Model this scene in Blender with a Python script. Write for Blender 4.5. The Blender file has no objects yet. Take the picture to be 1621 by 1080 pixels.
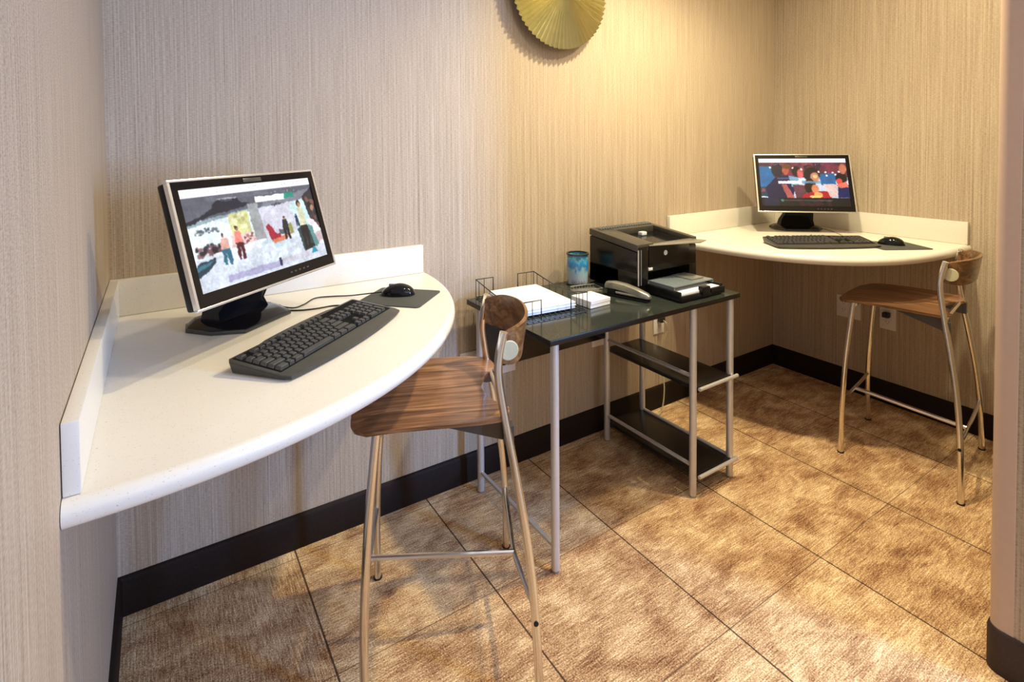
import bpy, bmesh, math, random
import numpy as np
from mathutils import Vector, Matrix
random.seed(7); PI = math.pi
scene = bpy.context.scene
COL = scene.collection

# ------------------------------------------------------------------ camera
F, CX, CY = 864.9174, 810.1385, 250.2277
C = Vector((0.1181, -1.8882, 1.3405)); YAW, PIT, ROL = 0.5764, 0.0278, -0.0068
fwd = Vector((math.sin(YAW)*math.cos(PIT), math.cos(YAW)*math.cos(PIT), -math.sin(PIT)))
rt = Vector((math.cos(YAW), -math.sin(YAW), 0)); up = rt.cross(fwd)
r_ = math.cos(ROL)*rt + math.sin(ROL)*up; u_ = -math.sin(ROL)*rt + math.cos(ROL)*up
cam = bpy.data.cameras.new('camera'); co = bpy.data.objects.new('camera', cam); COL.objects.link(co)
M = Matrix((r_, u_, -fwd)).transposed().to_4x4(); M.translation = C; co.matrix_world = M
cam.sensor_width = 36; cam.lens = F/1621*36; cam.clip_start = .02
cam.shift_x = (810.5-CX)/1621; cam.shift_y = (CY-540)/1621
scene.camera = co

# ------------------------------------------------------------------ materials
class NT:
    def __init__(s, name):
        s.m = bpy.data.materials.new(name); s.m.use_nodes = True
        s.n = s.m.node_tree.nodes; s.l = s.m.node_tree.links
        s.b = s.n['Principled BSDF']
    def node(s, t, **k):
        x = s.n.new(t)
        for a, v in k.items(): setattr(x, a, v)
        return x
    def put(s, sock, v):
        if hasattr(v, 'is_output') or isinstance(v, bpy.types.NodeSocket): s.l.new(v, sock)
        else:
            if isinstance(v, tuple) and len(v) == 3 and sock.type == 'RGBA': v = (*v, 1)
            sock.default_value = v
    def math(s, op, a, b=None, c=None):
        x = s.node('ShaderNodeMath', operation=op); s.put(x.inputs[0], a)
        if b is not None: s.put(x.inputs[1], b)
        if c is not None: s.put(x.inputs[2], c)
        return x.outputs[0]
    def coord(s):
        return s.node('ShaderNodeTexCoord').outputs['Object']
    def mapping(s, vec, scale=(1,1,1), rot=(0,0,0), loc=(0,0,0)):
        x = s.node('ShaderNodeMapping'); s.l.new(vec, x.inputs[0])
        x.inputs['Scale'].default_value = scale; x.inputs['Rotation'].default_value = rot; x.inputs['Location'].default_value = loc
        return x.outputs[0]
    def noise(s, vec, scale=5, detail=3, rough=.5, dist=0):
        x = s.node('ShaderNodeTexNoise'); s.l.new(vec, x.inputs['Vector'])
        x.inputs['Scale'].default_value = scale; x.inputs['Detail'].default_value = detail
        x.inputs['Roughness'].default_value = rough; x.inputs['Distortion'].default_value = dist
        return x.outputs[0]
    def ramp(s, f, stops, interp='LINEAR'):
        x = s.node('ShaderNodeValToRGB'); s.l.new(f, x.inputs[0]); e = x.color_ramp.elements
        x.color_ramp.interpolation = interp
        while len(e) < len(stops): e.new(.5)
        for k, (p, c) in enumerate(stops): e[k].position = p; e[k].color = (*c, 1)
        return x.outputs[0]
    def mix(s, f, a, b, mode='MIX'):
        x = s.node('ShaderNodeMix', data_type='RGBA', blend_type=mode)
        s.put(x.inputs[0], f); s.put(x.inputs[6], a); s.put(x.inputs[7], b); return x.outputs[2]
    def bump(s, h, strength=.3, dist=.002):
        x = s.node('ShaderNodeBump'); x.inputs['Strength'].default_value = strength; x.inputs['Distance'].default_value = dist
        s.l.new(h, x.inputs['Height']); s.l.new(x.outputs[0], s.b.inputs['Normal'])
    def set(s, **k):
        for a, v in k.items(): s.put(s.b.inputs[a.replace('_', ' ')], v)
        return s

def plain(name, col, rough=.5, metal=0, spec=.5, var=.06, scale=60):
    t = NT(name); f = t.noise(t.coord(), scale, 3)
    lo = tuple(c*(1-var) for c in col); hi = tuple(min(1, c*(1+var)) for c in col)
    t.put(t.b.inputs['Base Color'], t.ramp(f, [(.3, lo), (.7, hi)]))
    t.set(Roughness=rough, Metallic=metal); t.b.inputs['Specular IOR Level'].default_value = spec
    return t.m

def wallpaper():
    t = NT('wallpaper'); c = t.coord()
    a = t.noise(t.mapping(c, (230, 230, .6)), 1, 3, .6)
    b = t.noise(t.mapping(c, (560, 560, 4)), 1, 2, .5)
    w = t.noise(t.mapping(c, (110, 110, 460)), 1, 2, .6)
    big = t.noise(t.mapping(c, (2.2, 2.2, 1.2)), 1, 2)
    f = t.math('ADD', t.math('MULTIPLY', a, .36), t.math('ADD', t.math('MULTIPLY', b, .30), t.math('MULTIPLY', w, .34)))
    col = t.ramp(f, [(.36, (.19, .130, .084)), (.46, (.37, .285, .198)), (.54, (.455, .365, .265)), (.63, (.57, .48, .37))])
    col = t.mix(t.math('MULTIPLY', big, .22), col, (.44, .35, .27))
    t.set(Base_Color=col, Roughness=.62); t.b.inputs['Specular IOR Level'].default_value = .35
    t.bump(f, .35, .0015); return t.m

def carpet():
    t = NT('carpet'); c = t.coord(); s = t.node('ShaderNodeSeparateXYZ'); t.l.new(c, s.inputs[0])
    S = .4695
    gx = t.math('DIVIDE', t.math('SUBTRACT', s.outputs[0], .4735), S); gy = t.math('DIVIDE', t.math('ADD', s.outputs[1], .516), .465)
    ix = t.math('FLOOR', gx); iy = t.math('FLOOR', gy)
    fx = t.math('FRACT', gx); fy = t.math('FRACT', gy)
    dx = t.math('MINIMUM', fx, t.math('SUBTRACT', 1, fx)); dy = t.math('MINIMUM', fy, t.math('SUBTRACT', 1, fy))
    sx = t.math('LESS_THAN', dx, .0052); sy = t.math('LESS_THAN', dy, .0030)
    wn = t.node('ShaderNodeTexWhiteNoise', noise_dimensions='3D'); cm = t.node('ShaderNodeCombineXYZ')
    t.l.new(ix, cm.inputs[0]); t.l.new(iy, cm.inputs[1]); t.l.new(cm.outputs[0], wn.inputs['Vector'])
    # ribbed pile: streaks run along X, in a few tiles along Y
    ax = t.noise(t.mapping(c, (14, 260, 1)), 1, 4, .75); ay = t.noise(t.mapping(c, (260, 14, 1)), 1, 4, .75)
    sel = t.math('LESS_THAN', gx, 0.0)
    st = t.node('ShaderNodeMix', data_type='FLOAT'); t.put(st.inputs[0], sel); t.l.new(ax, st.inputs[2]); t.l.new(ay, st.inputs[3])
    blot = t.noise(t.mapping(c, (7, 11, 1)), 1, 5, .62, .6)
    sp = t.noise(c, 240, 3, .75)
    f = t.math('ADD', t.math('MULTIPLY', st.outputs[0], .32), t.math('ADD', t.math('MULTIPLY', blot, .26), t.math('MULTIPLY', sp, .42)))
    f = t.math('ADD', f, t.math('MULTIPLY', t.math('SUBTRACT', wn.outputs[0], .5), .03))
    col = t.ramp(f, [(.385, (.10, .036, .018)), (.455, (.33, .165, .078)), (.515, (.60, .39, .20)), (.60, (1.0, .80, .50))])
    col = t.mix(t.math('MULTIPLY', sx, .9), col, (.045, .02, .012)); col = t.mix(t.math('MULTIPLY', sy, .75), col, (.09, .045, .025))
    t.set(Base_Color=col, Roughness=.95); t.b.inputs['Specular IOR Level'].default_value = .15
    h = t.math('SUBTRACT', f, t.math('MULTIPLY', sx, .5)); t.bump(h, .8, .004); return t.m

def walnut(name, dark, mid, lite, rough=.28, stretch=(2.2, 38, 38)):
    t = NT(name); c = t.coord()
    n = t.noise(t.mapping(c, stretch), 1, 5, .62, 1.3); n2 = t.noise(t.mapping(c, (stretch[0]*4, stretch[1]*6, stretch[2]*6)), 1, 2)
    f = t.math('ADD', t.math('MULTIPLY', n, .8), t.math('MULTIPLY', n2, .2))
    t.set(Base_Color=t.ramp(f, [(.34, dark), (.5, mid), (.66, lite)]), Roughness=rough)
    t.b.inputs['Coat Weight'].default_value = .35; t.b.inputs['Coat Roughness'].default_value = .12
    return t.m

def speckle(name, base, dots, rough, amount=(.60, .68), scale=260, metal=0):
    t = NT(name); c = t.coord(); n = t.noise(c, scale, 2, .5); big = t.noise(c, scale/9, 3)
    col = t.ramp(n, [(amount[0], base), (amount[1], dots)]); col = t.mix(t.math('MULTIPLY', big, .12), col, dots)
    t.set(Base_Color=col, Roughness=rough, Metallic=metal); return t.m

def metalmat(name, col, rough):
    t = NT(name); c = t.coord(); n = t.noise(t.mapping(c, (40, 40, 400)), 1, 2)
    t.set(Base_Color=col, Metallic=1.0, Roughness=t.math('ADD', rough-.04, t.math('MULTIPLY', n, .08))); return t.m

def vcol(name, strength):
    t = NT(name); a = t.node('ShaderNodeAttribute', attribute_name='pic')
    t.set(Base_Color=(.01, .01, .01), Roughness=.25); t.put(t.b.inputs['Emission Color'], a.outputs['Color']); t.b.inputs['Emission Strength'].default_value = strength
    return t.m

def cupmat():
    t = NT('blue_mottled_glass'); c = t.coord(); s = t.node('ShaderNodeSeparateXYZ'); t.l.new(c, s.inputs[0])
    n = t.noise(t.mapping(c, (60, 60, 30)), 1, 4, .7); z = t.math('ADD', t.math('MULTIPLY', s.outputs[2], 8.5), t.math('MULTIPLY', t.math('SUBTRACT', n, .5), .9))
    t.set(Base_Color=t.ramp(z, [(.0, (.12, .13, .15)), (.22, (.34, .40, .46)), (.5, (.25, .42, .50)), (.66, (.03, .17, .42)), (.82, (.03, .32, .62)), (.93, (.15, .42, .55)), (1, (.05, .2, .3))]), Roughness=.25)
    return t.m

MT = dict(
    wall=wallpaper(), carpet=carpet(),
    base=plain('baseboard_brown', (.016, .009, .006), .6, spec=.15, var=.25, scale=200),
    basep=speckle('baseboard_speckled', (.022, .010, .008), (.060, .028, .020), .6, scale=500),
    ceil=plain('ceiling_paint', (.75, .70, .60), .9, var=.02),
    guard=plain('corner_guard_vinyl', (.56, .40, .31), .45, var=.02),
    stone=speckle('solid_surface', (.74, .695, .60), (.52, .46, .37), .28, (.66, .72), 330),
    chrome=metalmat('brushed_steel', (.80, .77, .72), .20),
    silver=plain('silver_paint', (.60, .58, .56), .35, metal=.55, var=.03),
    rim=plain('silver_rim', (.75, .75, .74), .25, metal=.8, var=.02),
    black=plain('black_plastic', (.008, .008, .009), .30, spec=.3, var=.2),
    gloss=plain('glossy_black', (.006, .006, .007), .10, spec=.35, var=.1),
    printer=plain('printer_black', (.010, .008, .007), .20, spec=.4, var=.15),
    printert=plain('printer_top_plastic', (.055, .05, .04), .28, var=.1),
    kb=plain('keyboard_body', (.050, .048, .038), .32, spec=.4, var=.1), keybed=plain('key_bed', (.006, .006, .006), .7, spec=.1), key=plain('key_cap', (.040, .040, .038), .30, var=.1, scale=90),
    pad=plain('mouse_pad_cloth', (.060, .062, .055), .8, var=.12, scale=400),
    tabtop=speckle('dark_granite_laminate', (.008, .010, .008), (.085, .10, .082), .13, (.50, .68), 420),
    tabblk=plain('black_laminate', (.010, .008, .007), .25, spec=.35, var=.2),
    walnut=walnut('walnut_seat', (.06, .022, .010), (.23, .105, .048), (.46, .26, .14)),
    walnutb=walnut('walnut_back', (.06, .024, .009), (.15, .070, .026), (.28, .15, .062)),
    edge=plain('ply_edge', (.30, .17, .09), .4, var=.15),
    cream=plain('cream_cap', (.50, .46, .30), .4, var=.03),
    paper=plain('white_paper', (.86, .86, .86), .6, var=.01), glaze=plain('white_plate', (.70, .66, .60), .35, var=.02),
    hole=plain('socket_slots', (.30, .28, .26), .6), wire=plain('dark_wire', (.05, .05, .05), .3, metal=.6),
    steel=plain('grey_metal', (.34, .33, .29), .28, metal=.6), smoke=plain('smoked_cover', (.16, .19, .20), .15, var=.05),
    cup=cupmat(), gold=plain('gold_leaf', (.50, .44, .20), .30, metal=.8, var=.05, scale=20), badge=plain('badge_silver', (.8, .8, .8), .3),
    bracket=plain('dark_steel', (.07, .065, .06), .3, metal=.5),
    cord=plain('cord_black', (.015, .013, .012), .45), cordg=plain('cord_tan', (.40, .36, .22), .5),
    blueplastic=plain('teal_tint', (.10, .16, .17), .2),
)

# ------------------------------------------------------------------ mesh helpers
def link(name, me, mat, parent=None, smooth=True, ang=35):
    if mat is not None: me.materials.append(mat)
    o = bpy.data.objects.new(name, me); COL.objects.link(o)
    if parent is not None: o.parent = parent
    if smooth:
        for p in me.polygons: p.use_smooth = True
        me.set_sharp_from_angle(angle=math.radians(ang))
    return o

class B:
    def __init__(s): s.bm = bmesh.new()
    def box(s, x0, x1, y0, y1, z0, z1, bev=0, seg=2, mat=None, taper=None):
        t = bmesh.new(); vs = []
        for z in (z0, z1):
            for x, y in ((x0, y0), (x1, y0), (x1, y1), (x0, y1)): vs.append(t.verts.new((x, y, z)))
        for f in ((3,2,1,0), (4,5,6,7), (0,1,5,4), (1,2,6,5), (2,3,7,6), (3,0,4,7)): t.faces.new([vs[i] for i in f])
        if bev: bmesh.ops.bevel(t, geom=t.edges[:], offset=bev, segments=seg, profile=.6, affect='EDGES')
        return s.add(t, mat)
    def add(s, t, mat=None):
        if mat is not None: t.transform(mat)
        me = bpy.data.meshes.new('t'); t.to_mesh(me); t.free(); s.bm.from_mesh(me); bpy.data.meshes.remove(me); return s
    def prism(s, pts, z0, z1, bev=0, mat=None, top=None, seg=2):
        t = bmesh.new(); n = len(pts)
        a = [t.verts.new((x, y, z0(x, y) if callable(z0) else z0)) for x, y in pts]
        q = top or pts
        b = [t.verts.new((x, y, z1(x, y) if callable(z1) else z1)) for x, y in q]
        t.faces.new(a[::-1]); t.faces.new(b)
        for i in range(n): t.faces.new((a[i], a[(i+1) % n], b[(i+1) % n], b[i]))
        bmesh.ops.recalc_face_normals(t, faces=t.faces[:])
        if bev: bmesh.ops.bevel(t, geom=[e for e in t.edges if abs(e.calc_face_angle(0)) > .6], offset=bev, segments=seg, profile=.6, affect='EDGES')
        return s.add(t, mat)
    def tube(s, pts, r, seg=12, oval=1.0, cap=True):
        pts = [Vector(p) for p in pts]; t = bmesh.new(); rings = []; prev = None
        for i, p in enumerate(pts):
            d = (pts[min(i+1, len(pts)-1)] - pts[max(i-1, 0)]).normalized()
            if prev is None:
                a = Vector((0, 0, 1)) if abs(d.z) < .9 else Vector((1, 0, 0)); n = d.cross(a).normalized()
            else: n = (prev - d*prev.dot(d)).normalized()
            prev = n; b = d.cross(n); rr = r[i] if isinstance(r, (list, tuple)) else r
            rings.append([t.verts.new(p + (n*math.cos(2*PI*k/seg)*oval + b*math.sin(2*PI*k/seg))*rr) for k in range(seg)])
        for A, Bq in zip(rings, rings[1:]):
            for k in range(seg): t.faces.new((A[k], A[(k+1) % seg], Bq[(k+1) % seg], Bq[k]))
        if cap: t.faces.new(rings[0][::-1]); t.faces.new(rings[-1])
        bmesh.ops.recalc_face_normals(t, faces=t.faces[:]); return s.add(t)
    def lathe(s, prof, seg=32, mat=None, cx=0, cy=0, cap=True):
        t = bmesh.new(); R = []
        for r, z in prof: R.append([t.verts.new((cx+r*math.cos(2*PI*k/seg), cy+r*math.sin(2*PI*k/seg), z)) for k in range(seg)])
        for A, Bq in zip(R, R[1:]):
            for k in range(seg): t.faces.new((A[k], A[(k+1) % seg], Bq[(k+1) % seg], Bq[k]))
        if cap: t.faces.new(R[0][::-1]); t.faces.new(R[-1])
        bmesh.ops.recalc_face_normals(t, faces=t.faces[:]); return s.add(t, mat)
    def rings(s, R, cap=True, closed=True, mat=None):
        t = bmesh.new(); V = [[t.verts.new(p) for p in r] for r in R]; n = len(R[0])
        for A, Bq in zip(V, V[1:]):
            for k in range(n if closed else n-1): t.faces.new((A[k], A[(k+1) % n], Bq[(k+1) % n], Bq[k]))
        if cap: t.faces.new(V[0][::-1]); t.faces.new(V[-1])
        bmesh.ops.recalc_face_normals(t, faces=t.faces[:]); return s.add(t, mat)
    def done(s, name, mat, parent=None, smooth=True, ang=35):
        me = bpy.data.meshes.new(name); s.bm.to_mesh(me); s.bm.free(); return link(name, me, mat, parent, smooth, ang)

def smoothpts(pts, n=8):
    """Catmull-Rom through the points"""
    P = [Vector(p) for p in pts]; P = [P[0]*2-P[1]] + P + [P[-1]*2-P[-2]]; out = []
    for i in range(1, len(P)-2):
        for k in range(n):
            t = k/n; a, b, c, d = P[i-1:i+3]
            out.append(.5*((2*b) + (c-a)*t + (2*a-5*b+4*c-d)*t*t + (3*b-a-3*c+d)*t**3))
    out.append(P[-2]); return out

def tag(o, label, cat, group=None):
    o['label'] = label; o['category'] = cat
    if group: o['group'] = group
    return o
def thing(name, label, cat, loc=(0,0,0), rotz=0, group=None):
    o = bpy.data.objects.new(name, None); COL.objects.link(o); o.empty_display_size = .05
    o.location = loc; o.rotation_euler = (0, 0, rotz); return tag(o, label, cat, group)
def struct(o): o['kind'] = 'structure'; return o

# ------------------------------------------------------------------ the room
W, H, HB = 3.217, 2.62, .1125
PX, PY, PT = 1.863, -1.405, .21          # end of the stub wall on the right
struct(B().box(-.12, 5.2, -4.6, .12, -.06, 0).done('floor', MT['carpet'], smooth=False))
struct(B().box(-.12, 5.2, -4.6, .12, H, H+.06).done('ceiling', MT['ceil'], smooth=False))
struct(B().box(-.12, W+.12, 0, .12, 0, H).done('wall_back', MT['wall'], smooth=False))
struct(B().box(-.12, 0, -4.6, 0, 0, H).done('wall_left', MT['wall'], smooth=False))
struct(B().box(W, W+.12, PY, 0, 0, H).done('wall_right', MT['wall'], smooth=False))
rc = .028
def stub(x0, y0, y1, x1, r, off=0):
    pts = [(x1, y1)]
    for k in range(9):
        a = PI/2 + k/8*PI/2; pts.append((x0+r+r*math.cos(a), y1-r+r*math.sin(a)))
    for k in range(9):
        a = PI + k/8*PI/2; pts.append((x0+r+r*math.cos(a), y0+r+r*math.sin(a)))
    pts.append((x1, y0)); return pts
struct(B().prism(stub(PX+.002, PY-PT, PY-.002, W+.12, rc), 0, H).done('wall_front', MT['wall']))
# plain vinyl guard wrapping the rounded inner corner
g = []
for k in range(9):
    a = PI/2 + k/8*PI/2; g.append((PX+rc+rc*math.cos(a), PY-rc+rc*math.sin(a)))
g = [(PX+.05, PY)] + g + [(PX, PY-.050)]
gi = [(x+.0019*(1 if x < PX+.01 else .7), y-.0019) for x, y in g][::-1]
struct(B().prism(g+gi, HB-.002, H).done('trim_1', MT['guard']))
def skirt(name, pts, mat, h=HB, t=.011):
    """baseboard whose back follows pts and whose face is offset to the left-hand side"""
    n = len(pts); nr = []
    for i in range(n):
        a = Vector(pts[max(i-1, 0)]); b = Vector(pts[min(i+1, n-1)]); d = (b-a).normalized(); nr.append(Vector((d.y, -d.x)))
    prof = [(0, 0), (t, 0), (t, h-.012), (t*.55, h-.002), (0, h)]
    R = [[(p[0]+q.x*o, p[1]+q.y*o, z) for o, z in prof] for p, q in zip(pts, nr)]
    return struct(B().rings(R).done(name, mat, ang=50))
skirt('baseboard_back', [(0, 0), (W, 0)], MT['base'])
skirt('baseboard_left', [(0, -4.5), (0, -.0005)], MT['base'])
skirt('baseboard_right', [(W, -.0005), (W, PY+.001)], MT['base'])
pp = stub(PX, PY-PT, PY, W-.02, rc)
skirt('baseboard_front', [tuple(p) for p in pp], MT['basep'], t=.006)

# ------------------------------------------------------------------ wall desks
def sup(a, b, n, k, N):
    t = k/N*PI/2; c, s = math.cos(t), math.sin(t); return a*c**(2/n), -b*s**(2/n)
def desk(label, x0, sx, a, b, n):
    T = thing('corner_counter', label, 'desk', (x0, 0, 0))
    N = 72; prof = []
    zt, zb, r = .862, .823, .0185
    for k in range(11):
        th = -PI/2 + PI*k/10; prof.append((r-r*math.cos(th), (zt+zb)/2 + (zt-zb)/2*math.sin(th)))
    R = []
    for o, z in prof: R.append([(sx*max(x, .001), min(y, -.001), z) for x, y in (sup(a-o, b-o, n, k, N) for k in range(N+1))] + [(sx*.001, -.001, z)])
    B().rings(R).done('countertop', MT['stone'], T, ang=40)
    q = sorted((.001*sx, .938*sx)); B().box(q[0], q[1], -.022, -.001, zt+.0005, .965, .0025).done('backsplash', MT['stone'], T)
    q = sorted((.001*sx, .022*sx)); B().box(q[0], q[1], -.945, -.0225, zt+.0005, .965, .0025).done('side_splash', MT['stone'], T)
    return T
desk('curved cream stone counter at left, holding the monitor with the white web page', 0, 1, .955, .965, 2.03)
desk('curved cream stone counter in the far right corner, holding the monitor with the dark picture', W, -1, .965, .955, 2.9)

# ------------------------------------------------------------------ screens
def raster(draw, bg, nx=300, ny=180):
    yy, xx = np.mgrid[0:ny, 0:nx]; u = (xx+.5)/nx; v = (yy+.5)/ny
    img = np.zeros((ny, nx, 3)); img[:] = np.array(bg)/255.
    rs = np.random.RandomState(3)
    def poly(pts, c, soft=0):
        m = np.zeros(u.shape, bool); n = len(pts)
        for i in range(n):
            x1, y1 = pts[i]; x2, y2 = pts[(i+1) % n]
            if y1 == y2: continue
            m ^= ((v < y1) != (v < y2)) & (u < (x2-x1)*(v-y1)/(y2-y1)+x1)
        img[m] = np.array(c)/255.
    def ell(cx, cy, rx, ry, c, a=1):
        m = np.clip((1-((u-cx)/rx)**2-((v-cy)/ry)**2)*3, 0, 1)[..., None]*a
        img[:] = img*(1-m)+np.array(c)/255.*m
    def rect(x0, y0, x1, y1, c, a=1):
        m = (u >= x0) & (u < x1) & (v >= y0) & (v < y1); img[m] = img[m]*(1-a)+np.array(c)/255.*a
    def dots(x0, y0, x1, y1, cols, n, r=.012):
        for _ in range(n): ell(rs.uniform(x0, x1), rs.uniform(y0, y1), r*rs.uniform(.5, 1.2), r*1.6*rs.uniform(.5, 1.2), cols[rs.randint(len(cols))], .85)
    draw(poly, ell, rect, dots)
    def field(step, amp):
        g_ = rs.rand(ny//step+3, nx//step+3)-.5; y_ = np.arange(ny)/step; x_ = np.arange(nx)/step
        yi, xi = y_.astype(int), x_.astype(int); fy, fx = (y_-yi)[:, None], (x_-xi)[None, :]
        A, Bb, Cc, D = g_[np.ix_(yi, xi)], g_[np.ix_(yi, xi+1)], g_[np.ix_(yi+1, xi)], g_[np.ix_(yi+1, xi+1)]
        return amp*((A*(1-fx)+Bb*fx)*(1-fy)+(Cc*(1-fx)+D*fx)*fy)
    edge = (v > .09)*1.0
    wy = (np.arange(ny)[:, None]+edge*(field(4, 2.2)+field(9, 2.0))).round().astype(int).clip(0, ny-1)
    wx = (np.arange(nx)[None, :]+edge*(field(4, 2.2)+field(9, 2.0))).round().astype(int).clip(0, nx-1)
    img[:] = img[wy, wx]*(1+edge*(field(6, .14)+field(20, .16)+field(2, .12)))[..., None]
    img[:] = np.clip(img*(1+.06*(np.kron(rs.rand(ny//3+1, nx//3+1), np.ones((3, 3)))[:ny, :nx, None]-.5)), 0, 1)
    k = np.array([1, 2, 1])/4.
    for ax in (0, 1):
        p = np.pad(img, [(1, 1) if i == ax else (0, 0) for i in range(3)], mode='edge')
        img = sum(k[j]*np.take(p, np.arange(j, j+img.shape[ax]), axis=ax) for j in range(3))
    return img
def person(poly, ell, rect, x, y, h, top, legs, skin=(150, 105, 85), hair=(30, 22, 20), w=.3):
    ell(x, y+.085*h, .032*h, .075*h, hair); ell(x+.006*h, y+.11*h, .022*h, .05*h, skin)
    poly([(x-w*.22*h, y+.17*h), (x+w*.22*h, y+.17*h), (x+w*.32*h, y+.55*h), (x-w*.3*h, y+.55*h)], top)
    poly([(x-w*.3*h, y+.52*h), (x+w*.32*h, y+.52*h), (x+w*.30*h, y+h), (x+w*.08*h, y+h), (x, y+.65*h), (x-w*.1*h, y+h), (x-w*.3*h, y+h)], legs)
def page_left(poly, ell, rect, dots):
    rect(0, 0, 1, .34, (88, 92, 106)); rect(.15, .09, .6, .14, (112, 116, 128), .5)
    poly([(.55, .22), (1, .12), (1, .34), (.5, .34)], (120, 124, 138))
    poly([(.5, .28), (.92, .25), (.92, .62), (.5, .62)], (196, 200, 214))
    poly([(0, .33), (.45, .30), (.45, .66), (0, .70)], (222, 236, 240))
    poly([(0, .32), (.10, .28), (.17, .22), (.21, .145), (.36, .14), (.38, .19), (.44, .205), (.40, .24), (.18, .28), (.05, .34), (0, .35)], (24, 32, 48))
    poly([(0, .35), (.20, .30), (.42, .27), (.42, .30), (.2, .33), (0, .38)], (140, 160, 170))
    dots(.03, .40, .20, .46, [(90, 100, 110), (60, 70, 84)], 30, .009); dots(.03, .57, .18, .66, [(18, 20, 30), (40, 30, 50), (120, 80, 90)], 46, .016)
    poly([(.27, .30), (.41, .285), (.41, .52), (.27, .53)], (208, 210, 150)); dots(.30, .32, .40, .50, [(230, 228, 190), (180, 182, 110)], 14, .02)
    poly([(.26, .52), (.42, .52), (.44, .70), (.24, .72)], (222, 196, 196)); dots(.28, .52, .43, .68, [(160, 90, 90), (240, 220, 220), (120, 70, 70)], 30, .012)
    poly([(.42, .22), (.50, .22), (.51, .62), (.43, .66)], (152, 156, 160)); poly([(.50, .30), (.72, .28), (.74, .60), (.52, .62)], (198, 198, 214))
    dots(.60, .262, .69, .27, [(60, 62, 70)], 8, .01)
    poly([(.0, .70), (.48, .64), (.76, .60), (1, .80), (1, 1), (0, 1)], (204, 212, 226))
    poly([(.12, .66), (.5, .62), (.52, .70), (.1, .78)], (232, 238, 246)); poly([(.45, .66), (.62, .62), (.80, .80), (.5, .92)], (188, 208, 220))
    dots(.05, .74, .9, .92, [(214, 224, 236), (196, 206, 222)], 40, .05)
    person(poly, ell, rect, .205, .47, .33, (206, 160, 150), (40, 100, 128)); person(poly, ell, rect, .305, .42, .36, (226, 130, 120), (70, 18, 32), w=.24)
    poly([(.525, .50), (.55, .47), (.60, .60), (.625, .60), (.63, .66), (.55, .68)], (158, 30, 56)); poly([(.55, .66), (.63, .64), (.74, .62), (.66, .69), (.56, .70)], (206, 120, 90))
    rect(.62, .56, .67, .62, (80, 84, 90)); person(poly, ell, rect, .685, .41, .28, (32, 34, 46), (26, 24, 36), w=.3); poly([(.71, .52), (.74, .50), (.745, .63), (.715, .64)], (150, 150, 80))
    poly([(.76, .30), (.90, .24), (.98, .60), (.80, .66)], (196, 226, 228)); person(poly, ell, rect, .795, .42, .16, (20, 50, 90), (20, 30, 60))
    poly([(.89, .22), (1, .12), (1, .66), (.95, .60), (.92, .46)], (38, 40, 48)); dots(.93, .24, 1, .6, [(20, 20, 26), (120, 80, 70), (60, 50, 60)], 26, .02); ell(.965, .38, .02, .04, (170, 128, 110))
    poly([(.885, .50), (.95, .52), (1, .66), (1, .84), (.93, .84)], (232, 232, 240)); poly([(.93, .70), (1, .68), (1, .80), (.94, .82)], (200, 180, 184))
    poly([(.78, .60), (.90, .58), (.93, .86), (.80, .88)], (30, 64, 66)); poly([(.88, .58), (.92, .60), (.95, .84), (.91, .86)], (90, 140, 140))
    person(poly, ell, rect, .845, .25, .62, (206, 206, 176), (20, 18, 28), (176, 130, 100), w=.17); ell(.87, .84, .04, .03, (16, 16, 26))
    poly([(0, .76), (.03, .72), (.13, .70), (.125, .75), (.05, .83), (0, .86)], (26, 56, 74)); poly([(0, .76), (.12, .715), (.08, .76), (0, .80)], (50, 110, 130))
    rect(.18, .90, .57, .965, (166, 164, 200)); rect(.565, .87, .585, .965, (36, 40, 80)); poly([(.585, .955), (.585, .90), (.93, .86), (.94, .955)], (196, 196, 210))
    poly([(.855, .93), (.89, .84), (.925, .93)], (30, 140, 164))
    rect(.225, .12, .36, .135, (190, 192, 200), .8); rect(.25, .15, .33, .158, (190, 192, 200), .5); rect(.49, .155, .735, .215, (252, 252, 252)); rect(.735, .150, .82, .212, (22, 138, 118))
    dots(.50, .125, .90, .13, [(190, 190, 196)], 8, .006)
    rect(0, 0, 1, .082, (246, 244, 248)); dots(.02, .02, .95, .06, [(170, 170, 186)], 44, .005)
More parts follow.
